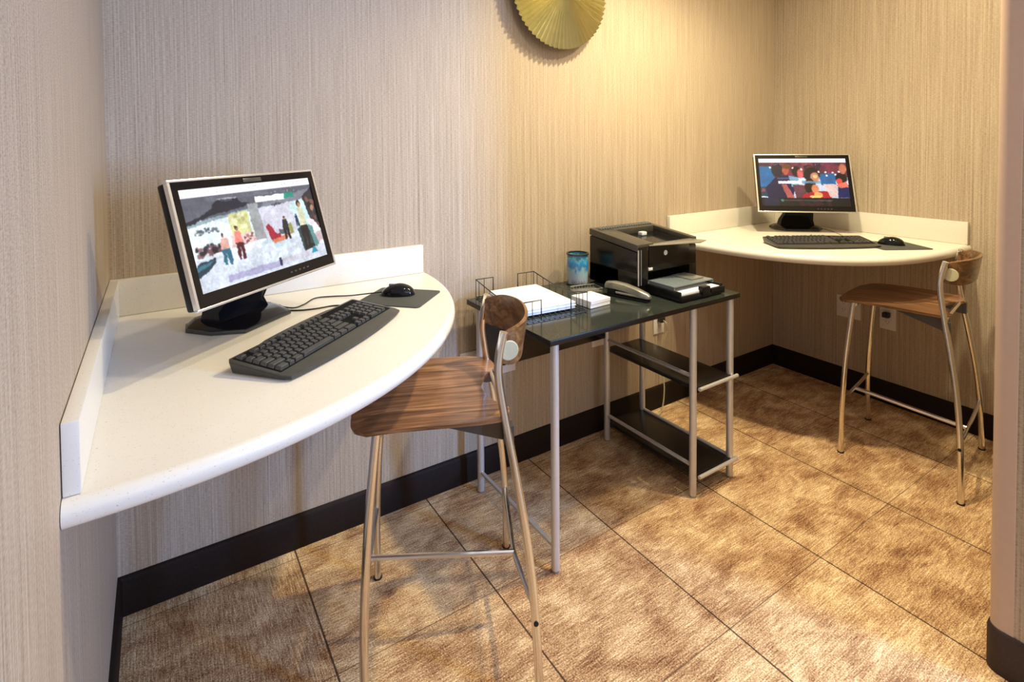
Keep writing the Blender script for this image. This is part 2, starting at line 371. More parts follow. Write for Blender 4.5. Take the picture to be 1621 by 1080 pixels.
def page_right(poly, ell, rect, dots):
    rect(0, 0, 1, .4, (66, 28, 48)); dots(0, .1, 1, .36, [(120, 44, 66), (44, 22, 44), (92, 40, 60), (140, 60, 70)], 60, .07)
    poly([(0, .16), (.16, .16), (.17, .42), (.08, .62), (0, .6)], (16, 96, 150)); poly([(.68, .32), (.88, .32), (.86, .56), (.70, .56)], (36, 96, 150)); rect(.0, .6, .1, .8, (18, 56, 74))
    dots(.0, .64, .05, .7, [(150, 60, 80)], 4, .02)
    poly([(.06, .62), (.18, .40), (.34, .36), (.40, .60), (.36, .84), (.08, .84)], (10, 14, 60)); ell(.21, .24, .07, .17, (20, 16, 40)); ell(.305, .24, .045, .11, (176, 84, 66)); ell(.32, .17, .06, .06, (110, 60, 30))
    poly([(.24, .54), (.30, .55), (.38, .82), (.30, .84)], (180, 86, 84)); poly([(.33, .36), (.45, .40), (.44, .62), (.36, .60)], (110, 150, 176))
    ell(.43, .27, .06, .12, (30, 18, 24)); ell(.47, .32, .04, .11, (210, 90, 90)); poly([(.37, .56), (.52, .56), (.52, .82), (.40, .84)], (96, 52, 64))
    ell(.60, .34, .10, .17, (26, 12, 20)); ell(.63, .40, .055, .12, (196, 130, 100)); ell(.64, .38, .03, .04, (236, 200, 130)); ell(.57, .60, .07, .2, (30, 12, 20))
    poly([(.48, .76), (.58, .70), (.76, .68), (.80, .84), (.46, .84)], (176, 24, 40)); ell(.62, .64, .045, .10, (216, 130, 90)); ell(.65, .76, .05, .06, (250, 180, 96)); ell(.62, .80, .08, .03, (255, 210, 120))
    poly([(.72, .54), (.87, .54), (.86, .80), (.78, .80)], (226, 190, 180)); poly([(.88, .60), (1, .56), (1, .82), (.87, .82)], (14, 22, 80))
    ell(.93, .42, .07, .13, (24, 12, 20)); ell(.955, .22, .045, .12, (190, 110, 84)); ell(.905, .49, .035, .08, (206, 70, 66)); poly([(.86, .56), (.98, .48), (1, .60), (.90, .62)], (214, 110, 90))
    for x, y in ((.13, .19), (.39, .2), (.49, .23), (.68, .28), (.76, .29), (.84, .30), (.77, .36), (.87, .34), (.91, .28)): ell(x, y, .014, .022, (255, 236, 226))
    rect(.21, .47, .48, .535, (250, 248, 250)); rect(.48, .475, .70, .53, (110, 150, 170), .85); rect(.20, .40, .45, .44, (150, 180, 200), .35)
    rect(0, .83, 1, 1, (10, 6, 16)); rect(.03, .83, .2, 1, (14, 24, 50)); dots(.4, .86, .8, .98, [(50, 14, 30)], 20, .03); rect(.23, .865, .80, .895, (80, 110, 112), .55); ell(.235, .88, .02, .03, (50, 130, 130))
    dots(.18, .115, .28, .13, [(170, 120, 140)], 10, .007); dots(.42, .115, .76, .13, [(150, 110, 130)], 14, .006)
    rect(0, 0, 1, .085, (248, 244, 250))

def monitor(label, base, yaw, panel, w, h, tilt, draw, strength, bw=.25, bd=.19):
    T = thing('computer_monitor', label, 'monitor', (base[0], base[1], .862), yaw)
    cy, sy = math.cos(-yaw), math.sin(-yaw); dx, dy = panel[0]-base[0], panel[1]-base[1]
    lx, ly, lz = dx*cy-dy*sy, dx*sy+dy*cy, panel[2]-.862
    # panel frame: local x right, local z up, front towards -y
    Mx = Matrix.Translation((lx, ly, lz)) @ Matrix.Rotation(-tilt, 4, 'X')
    P = lambda nm, b, m, ang=35: (b.bm.transform(Mx), b.done(nm, m, T, ang=ang))[1]
    # casing
    b = B(); b.box(-w/2+.002, w/2-.002, .0066, .030, -h/2+.004, h/2-.004, .008, 3); b.box(-w*.30, w*.30, .030, .062, -h*.34, h*.34, .014, 3); case = P('casing', b, MT['black'])
    # silver rim ring
    def ring(b, x, z, t, y0, y1, bev=.002):
        b.box(-x, x, y0, y1, z-t, z, bev); b.box(-x, x, y0, y1, -z, -z+t, bev); b.box(-x, -x+t, y0, y1, -z+t, z-t, 0); b.box(x-t, x, y0, y1, -z+t, z-t, 0); return b
    P('rim', ring(B(), w/2, h/2, .0062, -.004, .0065), MT['rim'])
    top, side, bot = .018, .017, .028
    b = B(); x, z = w/2-.006, h/2-.006
    b.box(-x, x, -.003, .011, z-top, z); b.box(-x, x, -.003, .011, -z, -z+bot); b.box(-x, -x+side, -.003, .011, -z+bot, z-top); b.box(x-side, x, -.003, .011, -z+bot, z-top)
    bez = P('bezel', b, MT['gloss'])
    b = B(); b.box(-.030, .030, -.0042, -.0025, z-.014, z-.004, .001); q = P('name_plate', b, MT['printert']); q.parent = bez; q['label'] = 'dark grey plate on the top bezel'
    for k in range(5):
        b = B(); b.box(.05+k*.016, .058+k*.016, -.0045, -.0025, -z+.011, -z+.015, .0008); q = P('button', b, MT['printert']); q.parent = bez
    # screen with its picture as vertex colours
    nx, ny = 300, 180; img = raster(draw, (200, 206, 220), nx, ny); X0, X1, Z1, Z0 = -x+side, x-side, z-top, -z+bot
    V = []; 
    for j in range(ny+1):
        for i in range(nx+1): V.append((X0+(X1-X0)*i/nx, .0, Z1+(Z0-Z1)*j/ny))
    Fc = [(j*(nx+1)+i, (j+1)*(nx+1)+i, (j+1)*(nx+1)+i+1, j*(nx+1)+i+1) for j in range(ny) for i in range(nx)]
    me = bpy.data.meshes.new('screen'); me.from_pydata(V, [], Fc); me.transform(Mx)
    lin = np.where(img <= .04045, img/12.92, ((img+.055)/1.055)**2.4)
    at = me.color_attributes.new('pic', 'FLOAT_COLOR', 'CORNER'); arr = np.ones((ny*nx, 4, 4)); arr[:, :, :3] = lin.reshape(-1, 1, 3); at.data.foreach_set('color', arr.ravel())
    link('screen', me, vcol('screen_picture', strength), T, smooth=False)
    # stand
    zb = lz-h*.15
    Rg = []
    for k, (yy, zz, hw, hd) in enumerate([(0.01, .014, .088, .032), (.004, .05, .080, .026), (-.012+ly*.25, .10, .068, .018), (ly+.055, lz-.10, .045, .014), (ly+.062, lz-.02, .045, .014)]):
        Rg.append([(lx*min(1, zz/lz*1.1)-hw, yy-hd, zz), (lx*min(1, zz/lz*1.1)+hw, yy-hd, zz), (lx*min(1, zz/lz*1.1)+hw, yy+hd, zz), (lx*min(1, zz/lz*1.1)-hw, yy+hd, zz)])
    B().rings(Rg).done('neck', MT['gloss'], T, ang=50)
    o = [(-bw/2, -bd*.12), (-bw*.34, -bd/2), (bw*.34, -bd/2), (bw/2, -bd*.12), (bw/2, bd*.3), (bw*.36, bd/2), (-bw*.36, bd/2), (-bw/2, bd*.3)]
    B().prism(o, 0, .010, .003, top=o).done('base', MT['kb'], T)
    o2 = [(a*.97, c*.97) for a, c in o]; o3 = [(a*.80, c*.80+.008) for a, c in o]
    B().prism(o2, .0102, .022, .002, top=o3).done('base_cover', MT['gloss'], T)
    return T
R = math.radians
monitor('black monitor with silver rim and bright white web page, on the left counter', (.302, -.243), R(40.2), (.337, -.417, 1.130), .475, .284, R(15.9), page_left, 1.0)
monitor('black monitor with silver rim showing a dark red picture, on the far right counter', (3.030, -.246), R(-41.5), (2.935, -.338, 1.121), .475, .312, R(18.0), page_right, 1.0, bd=.17)

# ------------------------------------------------------------------ keyboards
def keyboard(label, loc, yaw, cable):
    T = thing('keyboard', label, 'keyboard', (loc[0], loc[1], .862), yaw)
    w, d = .465, .160; z0, z1 = .007, .026
    ht = lambda x, y: z0+(z1-z0)*(y+d/2)/d
    out = [(-w/2, d/2-.004)]
    pts = [(-w/2, -d/2+.022)]
    for k in range(25): x = -w/2+.006+(w-.012)*k/24; pts.append((x, -d/2+.004-.022*math.cos(PI*(k/24-.5))**.8*.9+.0))
    pts.append((w/2, -d/2+.022)); pts += [(w/2, d/2-.006), (w/2-.006, d/2)]
    for k in range(13): x = w*.30-w*.6*k/12; pts.append((x, d/2+.009*math.cos(PI*(k/12-.5))**.5))
    pts += [(-w/2+.006, d/2), (-w/2, d/2-.006)]
    bot = [(x*.975, y*.96) for x, y in pts]
    B().prism(bot, .002, ht, 0, top=pts).prism(pts, ht, lambda x, y: ht(x, y)+.004, .0015).done('body', MT['kb'], T)
    for sx in (-1, 1): B().box(sx*.17-.012, sx*.17+.012, d/2-.03, d/2-.018, 0, .012, .001).done('foot', MT['black'], T)
    B().prism([(-w/2+.009, -.0475), (w/2-.009, -.0475), (w/2-.009, .0735), (-w/2+.009, .0735)], lambda x, y: ht(x, y)+.003, lambda x, y: ht(x, y)+.0047, 0).done('key_bed', MT['keybed'], T)
    sl = math.atan2(z1-z0, d); cache = {}
    def key(x, row_y, wu, hu=1.0):
        k = (round(wu, 2), hu); u = .0186
        if k not in cache:
            a, b_ = wu*u/2-.0011, hu*u/2-.0011
            bb = B(); p = [(-a, -b_), (a, -b_), (a, b_), (-a, b_)]; q = [(-a+.0022, -b_+.0020), (a-.0022, -b_+.0020), (a-.0022, b_-.0016), (-a+.0022, b_-.0016)]
            bb.prism(p, 0, .0075, .0008, top=q, seg=1); me = bpy.data.meshes.new('key'); bb.bm.to_mesh(me); bb.bm.free(); me.materials.append(MT['key'])
            for f in me.polygons: f.use_smooth = False
            cache[k] = me
        o = bpy.data.objects.new('key', cache[k]); COL.objects.link(o); o.parent = T
        o.location = (x, row_y, ht(x, row_y)+.0040); o.rotation_euler = (sl, 0, 0)
    u = .0186; X = -w/2+.012
    rows = [(.062, [(0, 1)] + [(2+i+(i//4)*.5, 1) for i in range(12)]),
            (.038, [(i, 1) for i in range(13)] + [(13, 2)]),
            (.0194, [(0, 1.5)] + [(1.5+i, 1) for i in range(12)] + [(13.5, 1.5)]),
            (.0008, [(0, 1.75)] + [(1.75+i, 1) for i in range(11)] + [(12.75, 2.25)]),
            (-.0178, [(0, 2.25)] + [(2.25+i, 1) for i in range(10)] + [(12.25, 2.75)]),
            (-.0364, [(0, 1.5), (1.5, 1), (2.5, 1.5), (4, 6), (10, 1.5), (11.5, 1.5), (13, 2)])]
    for y, r in rows:
        for s, k in r: key(X+(s+k/2)*u, y, k)
    X2 = X+15*u+.008
    for y in (.038, .0194):
        for i in range(3): key(X2+(i+.5)*u, y, 1)
    key(X2+1.5*u, -.0178, 1)
    for i in range(3): key(X2+(i+.5)*u, -.0364, 1)
    X3 = X2+3*u+.008
    for i in range(4): key(X3+(i+.5)*u, .038, 1)
    for y in (.0194, .0008, -.0178):
        for i in range(3): key(X3+(i+.5)*u, y, 1)
    key(X3+u, -.0364, 2); key(X3+2.5*u, -.0364, 1); key(X3+3.5*u, .0101, 1, 2); key(X3+3.5*u, -.0271, 1, 2)
    if cable:
        T.rotation_euler = (0, 0, yaw); inv = (Matrix.Translation((loc[0], loc[1], .862)) @ Matrix.Rotation(yaw, 4, 'Z')).inverted()
        B().tube([inv @ Vector(p) for p in smoothpts(cable)], .0022, 8).done('cable', MT['cord'], T)
    return T
keyboard('black full size keyboard on the left counter in front of the bright monitor', (.460, -.528), R(40.5),
         [(.575, -.335, .880), (.572, -.300, .870), (.545, -.262, .8645), (.49, -.262, .8645), (.44, -.245, .8645), (.40, -.20, .8645), (.375, -.13, .8645)])
keyboard('black full size keyboard on the far right counter', (2.655, -.572), R(-32),
         [(2.74, -.51, .882), (2.79, -.45, .866), (2.86, -.42, .8645), (2.885, -.405, .8645)])

# ------------------------------------------------------------------ mouse pads and mice
def pad(label, x, y, w, d, yaw):
    o = B(); r = .012; pts = []
    for cx, cy, a0 in ((w/2-r, d/2-r, 0), (-w/2+r, d/2-r, PI/2), (-w/2+r, -d/2+r, PI), (w/2-r, -d/2+r, 1.5*PI)):
        for k in range(5): pts.append((cx+r*math.cos(a0+k*PI/8), cy+r*math.sin(a0+k*PI/8)))
    o = o.prism(pts, 0, .003, .0008).done('mouse_pad', MT['pad']); o.location = (x, y, .8625); o.rotation_euler = (0, 0, yaw); return tag(o, label, 'mouse pad')
pad('dark grey mouse pad by the rounded edge of the left counter', .741, -.285, .205, .185, R(-46))
pad('dark green-grey mouse pad at the right end of the far right counter', 2.905, -.765, .225, .19, R(-31))
def mouse(label, x, y, yaw, cable, cm):
    T = thing('computer_mouse', label, 'mouse', (x, y, .8660), yaw)
    L, Wd, Hh = .108, .062, .036; rings = []
    for i in range(17):
        t = i/16; yy = (t-.5)*L; e = max(1e-3, 1-(2*t-1)**2)**.42; hw = Wd/2*e*(1-.10*t); hh = Hh*e*(1-.32*(t-.35)**2*4*.6)
        rings.append([(hw*math.cos(a), yy, max(.0, .002+(hh-.002)*max(0, math.sin(a))**.75)) for a in [PI*k/14 for k in range(15)]])
    B().rings(rings).done('shell', MT['gloss'], T, ang=60)
    B().box(-.0035, .0035, .012, .028, .020, .0345, .002).done('scroll_wheel', MT['smoke'], T)
    inv = (Matrix.Translation((x, y, .866)) @ Matrix.Rotation(yaw, 4, 'Z')).inverted()
    B().tube([inv @ Vector(p) for p in smoothpts(cable)], .0020, 8).done('cable', cm, T)
mouse('glossy black mouse on the dark pad by the rounded edge of the left counter', .745, -.262, R(56), [(.703, -.233, .874), (.66, -.215, .871), (.615, -.19, .8665), (.57, -.16, .8645), (.52, -.15, .8645), (.475, -.20, .8645), (.44, -.215, .8645), (.40, -.15, .8645), (.37, -.09, .8645)], MT['cord'])
mouse('glossy black mouse on the green-grey pad on the far right counter', 2.915, -.752, R(20), [(2.90, -.70, .874), (2.885, -.64, .8685), (2.955, -.54, .8645), (3.04, -.46, .8645), (3.11, -.38, .8645), (3.15, -.30, .8645)], MT['cordg'])

# ------------------------------------------------------------------ bar stools
def stool_parts(T):
    """local frame: +Y is the way the stool faces, X across, Z up"""
    rl = .0125
    # rear legs run up into the backrest posts
    back = [(.262, -.207, 0), (.240, -.201, .20), (.222, -.187, .36), (.206, -.165, .51), (.194, -.144, .63), (.185, -.130, .715), (.180, -.1235, .772), (.174, -.1275, .82), (.170, -.1395, .872)]
    front = [(.202, .204, 0), (.192, .2035, .20), (.183, .194, .40), (.175, .180, .56), (.170, .170, .655)]
    for s in (-1, 1):
        leg = B().tube([(s*p[0], p[1], p[2]) for p in smoothpts(back, 5)], rl, 14, .85).done('leg', MT['chrome'], T)
        leg['label'] = 'rear leg running up into the backrest post'
        bolt = B().lathe([(.0002, 0), (.006, 0), (.006, .003), (.0002, .004)], 14).done('bolt', MT['black'], leg)
        bolt.matrix_local = Matrix.Translation((s*.2515, -.200, .195)) @ Matrix.Rotation(s*PI/2, 4, 'Y')
        cap = B().lathe([(.0002, 0), (rl+.001, 0), (rl+.0008, .005), (.0002, .0055)], 14).done('foot_cap', MT['black'], leg); cap.location = (s*.262, -.207, 0)
        leg = B().tube([(s*p[0], p[1], p[2]) for p in smoothpts(front, 5)], rl, 14, .85).done('leg', MT['chrome'], T)
        leg['label'] = 'short front leg under the seat'
        cap = B().lathe([(.0002, 0), (rl+.001, 0), (rl+.0008, .005), (.0002, .0055)], 14).done('foot_cap', MT['black'], leg); cap.location = (s*.202, .204, 0)
    # stretchers
    B().tube(smoothpts([(-.190, .203, .232), (-.10, .206, .220), (0, .208, .216), (.10, .206, .220), (.190, .203, .232)]), .0068, 10).done('stretcher', MT['chrome'], T)['label'] = 'cross bar between the front legs'
    B().tube(smoothpts([(-.238, -.199, .222), (-.12, -.195, .195), (0, -.190, .180), (.12, -.195, .195), (.238, -.199, .222)]), .0068, 10).done('stretcher', MT['chrome'], T)['label'] = 'cross bar between the rear legs'
    B().tube([(0, .206, .216), (0, -.188, .181)], .0080, 10).done('stretcher', MT['chrome'], T)['label'] = 'long centre bar from front to rear'
    # under-seat frame
    B().tube([(-.170, .165, .643), (.170, .165, .643)], .009, 10).done('seat_rail', MT['chrome'], T)['label'] = 'front rail under the seat'
    B().tube([(-.188, -.142, .655), (.188, -.142, .655)], .008, 10).done('seat_rail', MT['chrome'], T)['label'] = 'rear rail between the posts'
    for s in (-1, 1):
        t = B(); x = s*.165
        t.rings([[(x-.002, .02, .648), (x-.002, -.145, .648), (x-.002, -.150, .606), (x-.002, -.135, .600)], [(x+.002, .02, .648), (x+.002, -.145, .648), (x+.002, -.150, .606), (x+.002, -.135, .600)]])
        t.box(min(x, x+s*.028), max(x, x+s*.028), -.160, -.135, .600, .646, .002)
        t.done('bracket', MT['bracket'], T, smooth=False)
    # seat: saddle shaped plywood with a notch at the back
    def halfw(y):
        pts = [(-.170, .165), (-.155, .182), (-.13, .196), (-.08, .205), (0, .208), (.10, .204), (.17, .199), (.20, .193), (.215, .185)]
        for (a, wa), (c, wc) in zip(pts, pts[1:]):
            if a <= y <= c: return wa+(wc-wa)*(y-a)/(c-a)
        return .165 if y < 0 else .185
    NX, NY = 28, 30; grid = []
    for j in range(NY+1):
        row = []
        for i in range(NX+1):
            s = i/NX*2-1; t = j/NY
            # back edge notch and front edge curve
            yb = -.158+.056*max(0, 1-(abs(s)/.70)**1.8)+.020*abs(s)**10
            yf = .243-.014*abs(s)**2-.034*abs(s)**12
            y = yb+(yf-yb)*t; x = s*halfw(y)
            dish = .010*(x/.2)**2*max(0, 1-((y-.0)/.30)**2)
            z = .662+dish-.012*max(0, (y-.12)/.12)**2 - .002
            row.append((x, y, z))
        grid.append(row)
    t = bmesh.new(); th = .011
    A = [[t.verts.new(p) for p in r] for r in grid]; Bv = [[t.verts.new((p[0]*.975, p[1]*.985, p[2]-th)) for p in r] for r in grid]
    for j in range(NY):
        for i in range(NX):
            t.faces.new((A[j][i], A[j][i+1], A[j+1][i+1], A[j+1][i])); t.faces.new((Bv[j][i], Bv[j+1][i], Bv[j+1][i+1], Bv[j][i+1]))
    loop = [(0, i) for i in range(NX+1)] + [(j, NX) for j in range(1, NY+1)] + [(NY, i) for i in range(NX-1, -1, -1)] + [(j, 0) for j in range(NY-1, 0, -1)]
    for (a, b_), (c, d) in zip(loop, loop[1:]+loop[:1]): t.faces.new((A[a][b_], Bv[a][b_], Bv[c][d], A[c][d]))
    bmesh.ops.recalc_face_normals(t, faces=t.faces[:])
    t.transform(Matrix.Rotation(-PI/2, 4, 'Z')); bb = B(); bb.add(t); seat = bb.done('seat', MT['walnut'], T, ang=50); seat.rotation_euler = (0, 0, PI/2)
    # backrest: bent plywood band bulging backwards, ends on the outside of the posts
    Rg = []; n = 36
    for k in range(n+1):
        s = k/n*2-1; a = s*PI/2*.98; x = .159*math.sin(a)/math.sin(PI/2*.98); y = -.122-.093*max(0, math.cos(a))**.72
        hh = .052*(1-.30*abs(s)**6); zc = .826+.010*(1-abs(s)); th = .0045
        nx_, ny_ = math.sin(a)*.9, -math.cos(a); q = math.hypot(nx_, ny_); nx_ /= q; ny_ /= q
        lean = -.16
        Rg.append([(x+nx_*o, y+ny_*o+lean*dz*(1-abs(s)**3), zc+dz) for o, dz in ((-th, -hh), (th, -hh+.003), (th, hh-.003), (-th, hh))])
    t = B(); t.rings(Rg); back_ = t.done('backrest', MT['walnutb'], T, ang=50)
    for s in (-1, 1):
        cap = B().lathe([(.0002, 0), (.025, 0), (.025, .002), (.023, .0035), (.0002, .0038)], 32).done('mounting_disc', MT['cream'], back_)
        cap.matrix_local = Matrix.Translation((s*.1610, -.153, .822)) @ Matrix.Rotation(-s*R(9), 4, 'Z') @ Matrix.Rotation(s*R(90), 4, 'Y'); cap['label'] = 'cream disc on the end of the backrest'
def yawof(u): return math.atan2(-u[0], u[1])
S1 = thing('bar_stool', 'walnut and steel bar stool in the foreground, tucked under the left counter', 'stool', (.770, -.540, 0), yawof((-.917, .4)), 'bar stools at the counters')
stool_parts(S1)
def copy_tree(o, parent=None):
    c = o.copy(); COL.objects.link(c)
    if parent is not None: c.parent = parent; c.matrix_parent_inverse = o.matrix_parent_inverse
    for ch in list(o.children): copy_tree(ch, c)
    return c
S2 = copy_tree(S1); S2.location = (2.795, -.880, 0); S2.rotation_euler = (0, 0, yawof((-.17, .985))); S2['label'] = 'walnut and steel bar stool at the far right counter'

# ------------------------------------------------------------------ printer table
T = thing('printer_table', 'narrow steel-legged table with dark speckled top and two side shelves, carrying the printer', 'table', (1.575, -.313, 0))
ox, oy = 1.575, -.313
B().box(1.105-ox, 2.047-ox, -.577-oy, -.045-oy, .7385, .740, .0005, 1).done('table_top', MT['tabtop'], T)
B().box(1.105-ox, 2.047-ox, -.577-oy, -.045-oy, .721, .7383, .002).done('edge_band', MT['tabblk'], T)
legs = [(1.137, -.556), (1.137, -.088), (1.789, -.556), (1.789, -.088), (2.012, -.556), (2.012, -.088)]
for x, y in legs:
    l = B().tube([(x-ox, y-oy, .008), (x-ox, y-oy, .7208)], .0135, 16).done('leg', MT['silver'], T)
    B().lathe([(.0002, 0), (.0125, 0), (.0125, .0085), (.0002, .009)], 14, cx=x-ox, cy=y-oy).done('foot', MT['steel'], l)
def rail(x, z, m='silver'): B().tube([(x-ox, -.545-oy, z), (x-ox, -.099-oy, z)], .0075, 10).done('side_rail', MT[m], T)
rail(1.137, .078); rail(1.789, .458); rail(1.789, .118); rail(2.012, .086)
for z in (.412, .078):
    s = B().box(1.796-ox, 2.006-ox, -.566-oy, -.078-oy, z-.009, z+.006, .002).done('shelf', MT['tabblk'], T)
    B().tube([(1.800-ox, -.577-oy, z+.001), (2.030-ox, -.577-oy, z+.001)], .0072, 10).done('front_rail', MT['silver'], s)
B().box(1.151-ox, 1.775-ox, -.093-oy, -.081-oy, .468, .7205, .002).done('modesty_panel', MT['tabblk'], T)

# ------------------------------------------------------------------ printer
px0, px1, py0, py1, pz = 1.686, 2.040, -.372, -.090, .7405
T = thing('printer', 'black laser printer at the right end of the table', 'printer', ((px0+px1)/2, (py0+py1)/2, pz))
w, d = (px1-px0)/2, (py1-py0)/2; hf, hb = .196, .228
def topz(y, e=0): return hf+(hb-hf)*(y+d)/(2*d)+e
# hollow front lower bay: body built of side cheeks, rear block and front cover
b = B()
b.box(-w, w, -d+.10, d, .004, .085, .006); b.box(-w, -w+.055, -d, d, .004, .085, .006); b.box(w-.045, w, -d, d, .004, .085, .006)
b.prism([(-w, -d), (w, -d), (w, d), (-w, d)], .080, lambda x, y: topz(y, -.030), .008)
b.done('body', MT['printer'], T)
# top cover: ring around the recessed output well
b = B(); Wl = (-.085, .150, -d+.030, .075)
def slab(x0, x1, y0, y1, a=-.028, e=0.0): b.prism([(x0, y0), (x1, y0), (x1, y1), (x0, y1)], lambda x, y: topz(y, a), lambda x, y: topz(y, e), .003)
slab(-w, Wl[0], -d, d); slab(Wl[1], w, -d, d); slab(Wl[0]-.001, Wl[1]+.001, Wl[3], d)
slab(Wl[0]-.001, Wl[1]+.001, -d, Wl[2], e=-.012)
b.done('top_cover', MT['printert'], T)
b = B(); b.prism([(Wl[0], Wl[2]), (Wl[1], Wl[2]), (Wl[1], Wl[3]), (Wl[0], Wl[3])], lambda x, y: topz(y, -.0295), lambda x, y: topz(y, -.0275)+(-.0) , 0); o = b.done('output_well', MT['gloss'], T)
b = B().box(.03, .06, .030, .055, topz(.04, -.027), topz(.04, -.012), .003).done('paper_guide', MT['badge'], T); b['label'] = 'pale tab in the output well'
for k in range(22):
    x = -.15+k*.0145
    if k == 0: gr = B()
    gr.box(x, x+.006, d-.045, d-.012, topz(d-.03, -.001), topz(d-.03, .0035), .001)
gr.done('vent_grille', MT['smoke'], T)
# output stop flap, folded forward
b = B(); b.prism([(-.105, -d+.014), (.150, -d+.014), (.150, -d-.070), (.085, -d-.095), (-.115, -d-.006)], lambda x, y: topz(-d, -.010)+(-d-y)*.06, lambda x, y: topz(-d, -.006)+(-d-y)*.06, .001); b.done('output_flap', MT['steel'], T)
# front door, badge, control strip
B().box(-w+.062, w-.050, -d-.004, -d+.006, .088, .188, .004).done('front_door', MT['printer'], T)
bd = B().lathe([(.0002, 0), (.0105, 0), (.0100, .0016), (.0002, .0020)], 28).done('badge', MT['badge'], T); bd.matrix_local = Matrix.Translation((-.020, -d-.004, .150)) @ Matrix.Rotation(PI/2, 4, 'X')
B().box(-.032+.035-.0315, -.032+.035-.0295, -d-.0068, -d-.0058, .145, .157, 0).box(-.0245, -.0185, -d-.0068, -d-.0058, .150, .152, 0).done('badge_strokes', MT['blueplastic'], bd).matrix_parent_inverse = bd.matrix_local.inverted()
B().box(-w+.004, -w+.058, -d-.003, -d+.004, .030, .186, .004).done('control_panel', MT['printer'], T)
B().box(-w+.060, -w+.082, -d-.005, -d+.004, .088, .100, .002).done('power_button', MT['badge'], T)
for k, x in enumerate((-w+.004, -w+.018)): B().tube([(x, -d-.002, .035), (x, -d-.002, .175)], .003, 8).done('corner_highlight', MT['silver' if k == 0 else 'smoke'], T)  # highlights of the rounded corner, modelled as lighter strips
# paper tray
tr0, tr1, ty0, ty1 = -.128, .128, -d-.175, -d+.06
b = B(); b.box(tr0, tr1, ty0, ty1, .003, .014, .003); b.box(tr0, tr0+.014, ty0+.01, ty1, .010, .038, .004); b.box(tr1-.014, tr1, ty0+.01, ty1, .010, .038, .004)
b.box(tr0, -.020, ty0, ty0+.012, .006, .024, .003); b.box(.045, tr1, ty0, ty0+.012, .006, .030, .003); tray = b.done('paper_tray', MT['black'], T)
B().box(-.010, .035, ty0-.004, ty0+.020, .006, .044, .004).done('tray_handle', MT['black'], tray)
B().box(tr0+.016, tr1-.016, ty0+.014, ty1-.002, .0145, .030, .001).done('loaded_paper', MT['paper'], T)['label'] = 'white paper in the tray'
B().box(tr0+.012, tr1-.012, ty0+.045, -d-.004, .046, .050, .001).box(tr0+.012, tr0+.016, ty0+.045, -d-.004, .036, .047).box(tr1-.016, tr1-.012, ty0+.045, -d-.004, .036, .047).done('tray_cover', MT['smoke'], T)
B().box(.02, .095, -d-.10, -d-.004, .0505, .0545, .001).done('priority_slot_plate', MT['steel'], T)

# ------------------------------------------------------------------ small things on the table
TZ = .7402
T = thing('pen_cup', 'round blue and white mottled pen cup with dark rim, beside the printer', 'cup', (1.607, -.105, TZ))
r, h = .0440, .128
B().lathe([(.0002, .004), (r, .004), (r, h), (r-.003, h), (r-.003, .008), (.0002, .008)], 40).done('cup_wall', MT['cup'], T, ang=40)
B().lathe([(r-.004, h-.001), (r+.0035, h-.001), (r+.0035, h+.004), (r-.004, h+.004), (r-.004, h-.001)], 40, cap=False).done('rim', MT['wire'], T)
B().lathe([(.0002, 0), (r+.004, 0), (r+.004, .005), (.0002, .005)], 40).done('base', MT['wire'], T)

T = thing('letter_tray', 'dark wire letter tray at the left end of the table, holding white paper', 'tray', (1.263, -.238, TZ), R(-3.6))
w, d, hh = .131, .180, .072; wr = .0023
b = B(); loop = [(-w, -d, .004), (w, -d, .004), (w, d, .004), (-w, d, .004), (-w, -d, .004)]
b.tube(loop, wr, 6)
for k in range(1, 12): x = -w+2*w*k/12; b.tube([(x, -d, .004), (x, d, .004)], .0014, 6)
for k in range(1, 4): y = -d+2*d*k/4; b.tube([(-w, y, .0025), (w, y, .0025)], .0014, 6)
b.done('wire_base', MT['wire'], T)
for s in (-1, 1):
    b = B()
    top = [(s*(w-.075), d, hh), (s*w, d, hh), (s*w, d*.45, hh*.80), (s*w, 0, hh*.66), (s*w, -d*.5, hh*.72), (s*w, -d, hh), (s*(w-.070), -d, hh)]
    b.tube([(s*(w-.075), d, .004)] + top + [(s*(w-.070), -d, .004)], wr, 6)
    for yy in (.85, .6, .35, .1, -.15, -.4, -.65, -.85):
        hz = np.interp(yy, [-1, -.5, 0, .45, 1], [hh, hh*.72, hh*.66, hh*.80, hh]); b.tube([(s*w, d*yy, .004), (s*w, d*yy, hz)], .0013, 6)
    for xx in (.0, .035): b.tube([(s*(w-xx), d, .004), (s*(w-xx), d, hh)], .0013, 6); b.tube([(s*(w-xx), -d, .004), (s*(w-xx), -d, hh)], .0013, 6)
    b.done('wire_side', MT['wire'], T)
P = B()
for k in range(5): a = random.uniform(-.003, .003); P.box(-.105+a, .105+a, -.140-a, .140-a, .0065+k*.0046, .0065+k*.0046+.0044, .0004, 1)
P = P.done('paper_stack', MT['paper'], smooth=False); P.location = (1.275, -.232, TZ); P.rotation_euler = (0, 0, R(-5)); tag(P, 'thick stack of blank white sheets lying in the wire letter tray', 'paper')
P = B().box(-.050, .050, -.052, .052, .001, .014, .0006, 1).box(-.049, .051, -.053, .051, .0145, .027, .0006, 1).done('note_block', MT['paper'], smooth=False)
P.location = (1.462, -.352, TZ); P.rotation_euler = (0, 0, R(3)); tag(P, 'small square block of white note paper between letter tray and stapler', 'note pad')
